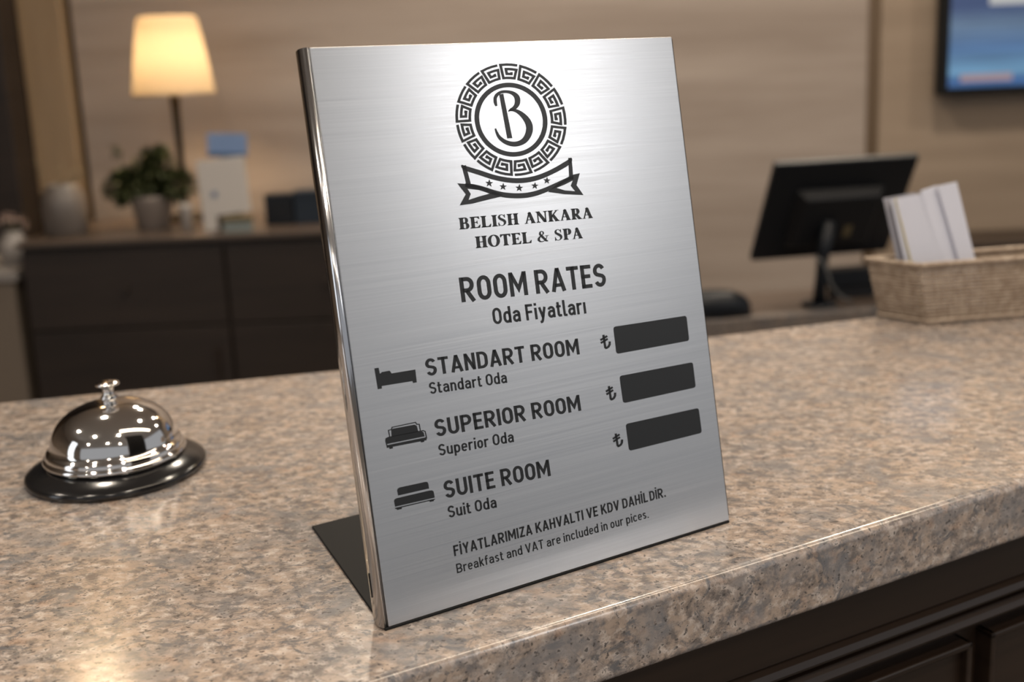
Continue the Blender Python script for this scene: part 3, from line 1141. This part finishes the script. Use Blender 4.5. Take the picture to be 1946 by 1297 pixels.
# local x,z relative to (0.338, ., ZC)
obj('front_sheet', leaf_quad((-0.004, 0.008), (0.036, 0.008), (0.0045, 0.1035), (-0.0235, 0.100), 0.004, 0.0008), M_white, l1)
obj('back_sheet', leaf_quad((-0.010, 0.010), (0.030, 0.010), (0.0010, 0.1040), (-0.0285, 0.101), 0.008, 0.0008), M_white2, l1)
obj('yellow_stripe', leaf_quad((0.0005, 0.010), (0.0070, 0.010), (-0.0165, 0.1010), (-0.0203, 0.1004), 0.0033, 0.0005), M_yel, l1)
l2 = thing('leaflet', 'plain white folded leaflet standing behind the yellow striped one in the basket', 'leaflet', (0.338, 0.880, ZC), 0)
obj('front_sheet', leaf_quad((0.034, 0.008), (0.048, 0.008), (0.0185, 0.1090), (0.0035, 0.106), 0.002, 0.0008), M_white, l2)
obj('middle_sheet', leaf_quad((0.046, 0.008), (0.060, 0.008), (0.0360, 0.1110), (0.0175, 0.109), 0.004, 0.0008), M_white, l2)
obj('folded_edge', leaf_quad((0.031, 0.008), (0.035, 0.008), (0.0060, 0.1055), (0.0015, 0.105), 0.0015, 0.0006), M_white2, l2)

# ================================================================== BACK DESK with MONITOR
DA = math.atan2(0.05, 0.325)
desk = thing('work_desk', 'low work desk with speckled edge behind the counter, below the monitor', 'desk', (0.363, 2.0, 0), DA)
ZD = 0.780
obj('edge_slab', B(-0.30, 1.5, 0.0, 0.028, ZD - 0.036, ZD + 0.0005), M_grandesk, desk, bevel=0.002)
obj('desktop', B(-0.30, 1.5, 0.028, 0.21, ZD - 0.036, ZD), M_credtop, desk, bevel=0.002)
for k in range(4):
    obj('cabinet_panel', B(-0.29 + k * 0.445, -0.29 + k * 0.445 + 0.44, 0.03, 0.045, 0.05, ZD - 0.036), M_dark, desk, bevel=0.002)
obj('carcass', B(-0.29, 1.49, 0.045, 0.20, 0.0, ZD - 0.036), M_dark, desk)

mon = thing('computer_monitor', 'black computer monitor seen from behind on the low work desk', 'monitor', (0.635, 2.10, ZD), 0.18)
tm = -0.51
Mh = Matrix.Translation((0.0, 0.0, 0.186)) @ Matrix.Rotation(-tm, 4, 'X')   # local y+ is away from camera (screen side)
mw, mh = 0.293, 0.231


def msh(name, bm, mt, parent=mon, **kw):
    bm.transform(Mh)
    return obj(name, bm, mt, parent, **kw)


sh_ = msh('casing', B(-mw / 2, mw / 2, 0.004, 0.020, -mh / 2, mh / 2), M_plast, bevel=0.004)
bm = B(-mw / 2 + 0.055, mw / 2 - 0.055, -0.020, 0.005, -mh / 2 + 0.03, mh / 2 - 0.06)
for v in bm.verts:
    if v.co.y < 0:
        v.co.x *= 0.82
        v.co.z = v.co.z * 0.80
msh('rear_housing', bm, M_plast2, bevel=0.004)
msh('screen', B(-mw / 2 + 0.008, mw / 2 - 0.008, 0.0195, 0.0206, -mh / 2 + 0.008, mh / 2 - 0.008), M_blackgloss)
msh('label_sticker', B(0.018, 0.034, -0.0215, -0.0200, -0.048, -0.022), M_olive)
bm = bmesh.new()
tube(bm, [(-0.034, -0.008, 0.006), (-0.033, -0.012, 0.06), (-0.028, -0.012, 0.11), (-0.018, -0.010, 0.17)], [0.014, 0.011, 0.012, 0.016], 12)
obj('stand_neck', bm, M_plast, mon, True)
bm = lathe([(0, 0), (0.034, 0), (0.036, 0.003), (0.032, 0.007), (0.0, 0.010)], 32, (-0.030, 0.0))
obj('stand_foot', bm, M_plast, mon, True)
bm = bmesh.new()
tube(bm, [(-0.058, -0.035, 0.105), (-0.048, -0.045, 0.100), (-0.035, -0.045, 0.075), (-0.028, -0.045, 0.050), (-0.010, -0.045, 0.028), (0.016, -0.04, 0.012), (0.022, -0.03, 0.004)], 0.0022, 6)
obj('cable', bm, M_cable, mon, True)

cr = thing('card_reader', 'small black device lying on the work desk behind the monitor stand', 'card reader', (0.70, 2.165, ZD), DA)
obj('body', B(-0.075, 0.10, -0.02, 0.02, 0.028, 0.062), M_plast, cr, bevel=0.004)
obj('foot', B(-0.055, 0.08, -0.012, 0.015, 0.0, 0.029), M_plast2, cr, bevel=0.002)

ms = thing('computer_mouse', 'black rounded computer mouse on the work desk just right of the sign', 'computer mouse', (0.395, 2.05, ZD), DA)
bm = bmesh.new()
bmesh.ops.create_uvsphere(bm, u_segments=28, v_segments=16, radius=1)
for v in bm.verts:
    x, y, z = v.co
    z = max(z, 0.0)
    e = lambda a, p: math.copysign(abs(a) ** p, a)
    v.co = Vector((e(x, 0.7) * 0.066, e(y, 0.7) * 0.034, (z ** 0.6) * 0.050 * (1 - 0.12 * x)))
obj('shell', bm, M_plast, ms, True)
bm = bmesh.new()
tube(bm, [(0.012, 0.0, 0.0425), (0.022, 0.0, 0.042)], 0.004, 10)
obj('scroll_wheel', bm, M_plast2, ms)

# ================================================================== TV
tv = thing('wall_television', 'wall-mounted television showing a blue picture at the upper right', 'television', (1.437, 3.68, 1.114))
obj('casing', B(0, 1.02, -0.05, 0.0, 0, 0.62), M_blackmatte, tv, bevel=0.006)
pic = obj('screen', B(0.026, 0.994, -0.0525, -0.049, 0.024, 0.60), M_scr, tv)
obj('caption_bar', B(0.065, 0.235, -0.0535, -0.052, 0.042, 0.066), M_scrbar, pic)
obj('caption_bar', B(0.15, 0.55, -0.0535, -0.052, 0.285, 0.40), M_scrtext, pic)
obj('wall_bracket', B(0.35, 0.67, 0.0, 0.02, 0.2, 0.42), M_blackmatte, tv)

# ================================================================== LEFT CREDENZA and what stands on it
cz = thing('credenza', 'long dark wood credenza against the back wall below the table lamp', 'cabinet', (-1.365, 3.0, 0))
CZ = 0.843
LZ = 1.70
obj('top_board', B(-0.01, LZ + 0.01, -0.012, 0.46, CZ - 0.016, CZ), M_credtop, cz, bevel=0.003)
obj('carcass', B(0.0, LZ, 0.012, 0.45, 0.06, CZ - 0.016), M_dark, cz)
obj('plinth', B(0.02, LZ - 0.02, 0.04, 0.43, 0.0, 0.06), M_dark, cz)
for k in range(3):
    x0 = 0.004 + k * (LZ / 3)
    x1 = x0 + LZ / 3 - 0.008
    for z0, z1 in ((CZ - 0.032 - 0.22, CZ - 0.034), (0.07, CZ - 0.032 - 0.226)):
        d_ = obj('drawer' if z1 > 0.7 else 'door', B(x0, x1, -0.006, 0.014, z0, z1), M_dark, cz, bevel=0.003)
        bm = bmesh.new()
        if z1 > 0.7:
            tube(bm, [((x0 + x1) / 2, -0.022, (z0 + z1) / 2), ((x0 + x1) / 2, -0.005, (z0 + z1) / 2)], 0.010, 12)
            obj('knob', bm, M_dark, d_)
        else:
            tube(bm, [(x1 - 0.04, -0.02, z1 - 0.16), (x1 - 0.04, -0.02, z1 - 0.06)], 0.005, 8)
            tube(bm, [(x1 - 0.04, -0.02, z1 - 0.07), (x1 - 0.04, -0.004, z1 - 0.07)], 0.004, 8)
            tube(bm, [(x1 - 0.04, -0.02, z1 - 0.15), (x1 - 0.04, -0.004, z1 - 0.15)], 0.004, 8)
            obj('handle', bm, M_dark, d_)

# lamp
lamp = thing('table_lamp', 'lit table lamp with cream tapered shade on the credenza', 'lamp', (-1.0, 3.36, CZ))
lamp.scale = (1.035, 1.035, 1.01)
obj('base', lathe([(0, 0), (0.065, 0), (0.068, 0.006), (0.060, 0.014), (0.022, 0.022), (0.014, 0.034), (0, 0.036)], 40), M_brass, lamp, True)
obj('pole', lathe([(0.010, 0.03), (0.011, 0.10), (0.0105, 0.20), (0.013, 0.33), (0.016, 0.365), (0.017, 0.38), (0.011, 0.40), (0.011, 0.43), (0, 0.43)], 24), M_brass, lamp, True)
shp = []
for k in range(13):
    u = k / 12
    shp.append((0.118 - 0.028 * u - 0.006 * u * u, 0.378 + 0.222 * u))
shd = lathe(shp + [(0.078, 0.606), (0.070, 0.608)], 64)
sh_o = obj('shade', shd, M_shade, lamp, True)
obj('hem_band', lathe([(0.1188, 0.377), (0.1188, 0.384), (0.1168, 0.384), (0.1168, 0.377), (0.1188, 0.377)], 64), M_amber, sh_o, True)
obj('shade_ring', lathe([(0.070, 0.606), (0.073, 0.606), (0.073, 0.609), (0.070, 0.609), (0.070, 0.606)], 40), M_brass, sh_o, True)
obj('bulb', lathe([(0, 0.43), (0.014, 0.44), (0.016, 0.46), (0.027, 0.485), (0.030, 0.505), (0.025, 0.527), (0.012, 0.54), (0, 0.543)], 24), M_bulb, lamp, True)
ld = bpy.data.lights.new('lamp_bulb_light', 'POINT')
ld.energy = 20.0
ld.color = (1.0, 0.70, 0.38)
ld.shadow_soft_size = 0.045
lo_ = bpy.data.objects.new('lamp_bulb_light', ld)
lo_.location = (-1.0, 3.36, CZ + 0.495)
C.objects.link(lo_)

# plant
pl = thing('potted_plant', 'bushy dark green plant in a grey pot at the foot of the lamp', 'plant', (-1.043, 3.18, CZ))
obj('pot', lathe([(0, 0), (0.042, 0), (0.046, 0.004), (0.060, 0.085), (0.062, 0.098), (0.059, 0.100), (0.055, 0.092), (0, 0.088)], 40), M_pot, pl, True)
obj('soil', lathe([(0, 0.0885), (0.0545, 0.089), (0, 0.092)], 24), M_soil, pl)
rnd = random.Random(3)
bm = bmesh.new()
stems = bmesh.new()
blobs = [((-0.075, 0, 0.125), (0.058, 0.06, 0.045)), ((-0.01, 0, 0.14), (0.07, 0.06, 0.055)), ((0.025, 0, 0.175), (0.055, 0.05, 0.060)), ((0.078, 0, 0.125), (0.055, 0.05, 0.036)), ((-0.03, 0.01, 0.115), (0.09, 0.06, 0.035))]


def leaf(bm, p, d, up, L, W_):
    s = d.cross(up).normalized()
    up = s.cross(d).normalized()
    prof_ = [(0, 0.0, 0), (0.3, 0.5, 0.03), (0.65, 0.42, 0.02), (1.0, 0.0, -0.12)]
    c = [bm.verts.new(p + d * (L * u) + up * (L * h_)) for u, w_, h_ in prof_]
    l_ = [bm.verts.new(p + d * (L * u) + up * (L * (h_ + 0.07)) + s * (W_ * w_)) for u, w_, h_ in prof_[1:3]]
    r_ = [bm.verts.new(p + d * (L * u) + up * (L * (h_ + 0.07)) - s * (W_ * w_)) for u, w_, h_ in prof_[1:3]]
    for a in (l_, r_):
        bm.faces.new((c[0], c[1], a[0]))
        bm.faces.new((c[1], c[2], a[1], a[0]))
        bm.faces.new((c[2], c[3], a[1]))


for k in range(1900):
    c, r_ = blobs[rnd.randrange(len(blobs))]
    d = Vector((rnd.gauss(0, 1), rnd.gauss(0, 1), rnd.gauss(0.2, 1))).normalized()
    rad = rnd.uniform(0.45, 1.0)
    p = Vector(c) + Vector((d.x * r_[0], d.y * r_[1], d.z * r_[2])) * rad
    if p.z < 0.085:
        p.z = 0.085 + rnd.random() * 0.02
    leaf(bm, p, (d + Vector((rnd.gauss(0, .5), rnd.gauss(0, .5), rnd.gauss(0, .4)))).normalized(), Vector((0.1, 0.2, 1)), rnd.uniform(0.018, 0.030), rnd.uniform(0.011, 0.018))
for k in range(16):
    a = rnd.uniform(0, 2 * PI)
    c, r_ = blobs[k % 5]
    tube(stems, [(0.02 * math.cos(a), 0.02 * math.sin(a), 0.08), (c[0] * 0.6, 0.02 * math.sin(a), 0.11), (c[0] + 0.02 * math.cos(a), 0.02 * math.sin(a), c[2])], 0.0016, 5)
for sx, sz, n_ in ((-0.094, 0.245, 5), (-0.085, 0.225, 4)):
    tube(stems, [(-0.03, 0, 0.10), (-0.07, 0, 0.18), (sx, 0, sz)], 0.0012, 5)
    for k in range(n_ * 2):
        leaf(bm, Vector((sx + rnd.gauss(0, .006), rnd.gauss(0, .006), sz - 0.01 * rnd.random())), Vector((rnd.gauss(0, 1), rnd.gauss(0, 1), rnd.gauss(0.2, .6))).normalized(), Vector((0.1, 0.2, 1)), 0.02, 0.011)
fo = obj('foliage', bm, M_leaf, pl)
fo['kind'] = 'stuff'
obj('stems', stems, M_leaf, pl)

# leaflet stand: cream card in a dark frame, blue card on top
ls = thing('leaflet_stand', 'leaning cream notice card in a dark stand beside the potted plant', 'notice stand', (-0.800, 3.08, CZ))
Ml = Matrix.Rotation(-0.14, 4, 'X') @ Matrix.Rotation(-0.085, 4, 'Y')


def lsb(name, a, mt, parent=ls, **kw):
    bm = B(*a)
    bm.transform(Ml)
    return obj(name, bm, mt, parent, **kw)


lsb('card', (-0.068, 0.070, 0.0, 0.004, 0.045, 0.205), M_card, bevel=0.001)
lsb('backing', (-0.070, 0.040, 0.004, 0.012, 0.002, 0.20), M_brass)
lsb('card_foot', (-0.068, -0.030, 0.0, 0.004, 0.002, 0.047), M_card)
lsb('blue_mark', (-0.034, -0.020, -0.0012, 0.0002, 0.098, 0.113), M_blue2)
lsb('foot', (-0.062, 0.060, -0.010, 0.040, 0.0, 0.004), M_brass)
bcard = thing('blue_card', 'pale blue picture card standing above the cream notice card', 'card', (-0.822, 3.19, CZ))
obj('card_sheet', B(-0.058, 0.056, 0.0, 0.003, 0.205, 0.268, M=Matrix.Rotation(0.05, 4, 'Y')), M_blue, bcard)
obj('lower_border', B(-0.058, 0.056, -0.001, 0.0005, 0.200, 0.212, M=Matrix.Rotation(0.05, 4, 'Y')), M_blue2, bcard)
obj('holder_stem', B(-0.012, 0.012, 0.003, 0.006, 0.0, 0.24), M_brass, bcard)
obj('holder_foot', B(-0.03, 0.03, -0.004, 0.025, 0.0, 0.003), M_brass, bcard)
bx = thing('small_box', 'small pale green box with olive lid in front of the notice card', 'box', (-0.765, 3.03, CZ))
obj('body', B(-0.038, 0.040, 0, 0.03, 0, 0.030), M_green, bx, bevel=0.002)
obj('lid', B(-0.040, 0.042, -0.002, 0.032, 0.030, 0.044), M_olive, bx, bevel=0.002)
vt = thing('white_votive', 'small pale votive glass between the grey pot and the notice card', 'candle holder', (-0.925, 3.10, CZ))
obj('cup', lathe([(0, 0), (0.012, 0), (0.015, 0.004), (0.018, 0.062), (0.019, 0.078), (0.016, 0.078), (0.014, 0.06), (0, 0.055)], 28), M_ceramic, vt, True)
obj('candle', lathe([(0, 0.055), (0.013, 0.056), (0.013, 0.068), (0, 0.069)], 20), M_card, vt, True)

# dark boxes at the right end
d1 = thing('desk_clock', 'squat black desk box with a faint grey face beside the navy box', 'box', (-0.662, 3.14, CZ))
obj('case', B(-0.045, 0.038, 0, 0.06, 0, 0.090), M_plast, d1, bevel=0.004)
obj('face_panel', B(-0.025, 0.030, -0.0015, 0.001, 0.022, 0.070), M_plast2, d1)
d2 = thing('navy_box', 'navy blue box half hidden behind the left edge of the sign', 'box', (-0.575, 3.14, CZ))
obj('case', B(-0.046, 0.075, 0, 0.07, 0, 0.093), M_navy, d2, bevel=0.003)
obj('lid', B(-0.048, 0.077, -0.002, 0.072, 0.080, 0.096), M_navy, d2, bevel=0.002)

# pale jar with dry twigs at left of credenza
jar = thing('glass_jar', 'pale frosted glass jar with thin dry twigs at the left end of the credenza', 'vase', (-1.285, 3.14, CZ))
M_frost = mat('frosted_glass', (0.27, 0.235, 0.215), 0.35)
M_frost.node_tree.nodes['Principled BSDF'].inputs['Transmission Weight'].default_value = 0.55
obj('body', lathe([(0, 0), (0.055, 0), (0.060, 0.006), (0.062, 0.08), (0.058, 0.115), (0.045, 0.135), (0.044, 0.145), (0.041, 0.145), (0.042, 0.133), (0.054, 0.112), (0.058, 0.08), (0.056, 0.01), (0, 0.008)], 40), M_frost, jar, True)
bm = bmesh.new()
for k in range(9):
    a = rnd.uniform(0, 2 * PI)
    s_ = rnd.uniform(0.03, 0.07)
    h_ = rnd.uniform(0.17, 0.23)
    tube(bm, [(0.01 * math.cos(a), 0.01 * math.sin(a), 0.01), (0.03 * math.cos(a), 0.03 * math.sin(a), 0.12), (s_ * math.cos(a), s_ * math.sin(a), h_)], 0.0012, 5)
    for j in range(4):
        leaf(bm, Vector((s_ * math.cos(a), s_ * math.sin(a), h_ - j * 0.012)), Vector((rnd.gauss(0, 1), rnd.gauss(0, 1), 0.5)).normalized(), Vector((0.1, 0.2, 1)), 0.012, 0.006)
M_twig = mat('dry_twigs', (0.22, 0.17, 0.10), 0.7)
tw = obj('twigs', bm, M_twig, jar)

# pedestal and vase at far left
pd = thing('pedestal', 'beige stone pedestal at the far left edge beside the credenza', 'pedestal', (-1.52, 3.0, 0))
obj('shaft', B(-0.13, 0.125, 0, 0.30, 0.03, 0.735), M_beige, pd, bevel=0.004)
obj('cap', B(-0.14, 0.137, -0.012, 0.31, 0.735, 0.765), M_ceramic, pd, bevel=0.004)
obj('foot', B(-0.137, 0.131, -0.008, 0.306, 0.0, 0.03), M_beige, pd, bevel=0.003)
va = thing('flower_vase', 'pale ceramic vase with faded pink flowers on the beige pedestal', 'vase', (-1.435, 3.12, 0.765))
obj('body', lathe([(0, 0), (0.030, 0), (0.036, 0.006), (0.046, 0.04), (0.040, 0.07), (0.024, 0.085), (0.026, 0.095), (0.022, 0.095), (0.02, 0.085), (0, 0.08)], 32), M_ceramic, va, True)
bm = bmesh.new()
for k in range(9):
    c = Vector((rnd.gauss(0, 0.022), rnd.gauss(0, 0.02), 0.108 + rnd.random() * 0.03))
    for j in range(10):
        d = Vector((rnd.gauss(0, 1), rnd.gauss(0, 1), rnd.gauss(0.4, 0.7))).normalized()
        leaf(bm, c, d, Vector((0.1, 0.2, 1)), 0.016, 0.014)
fl = obj('blossoms', bm, M_petal, va)
bm = bmesh.new()
for k in range(7):
    tube(bm, [(0, 0, 0.05), (rnd.gauss(0, 0.02), rnd.gauss(0, 0.02), 0.12)], 0.0014, 5)
obj('stems', bm, M_leaf, va)

# right cabinet against the wall
rc = thing('low_cabinet', 'dark brown low cabinet at the right behind the wicker basket', 'cabinet', (1.40, 3.45, 0))
obj('top_board', B(-0.01, 1.2, -0.01, 0.24, 0.628, 0.648), M_darkc, rc, bevel=0.003)
obj('carcass', B(0, 1.19, 0, 0.235, 0.0, 0.628), M_dark, rc)
for k in range(2):
    d_ = obj('door', B(0.004 + k * 0.597, 0.59 + k * 0.597, -0.008, 0.002, 0.06, 0.618), M_dark, rc, bevel=0.002)
    bm = bmesh.new()
    tube(bm, [(0.55 + k * 0.1, -0.024, 0.50), (0.55 + k * 0.1, -0.024, 0.58)], 0.005, 8)
    obj('handle', bm, M_dark, d_)
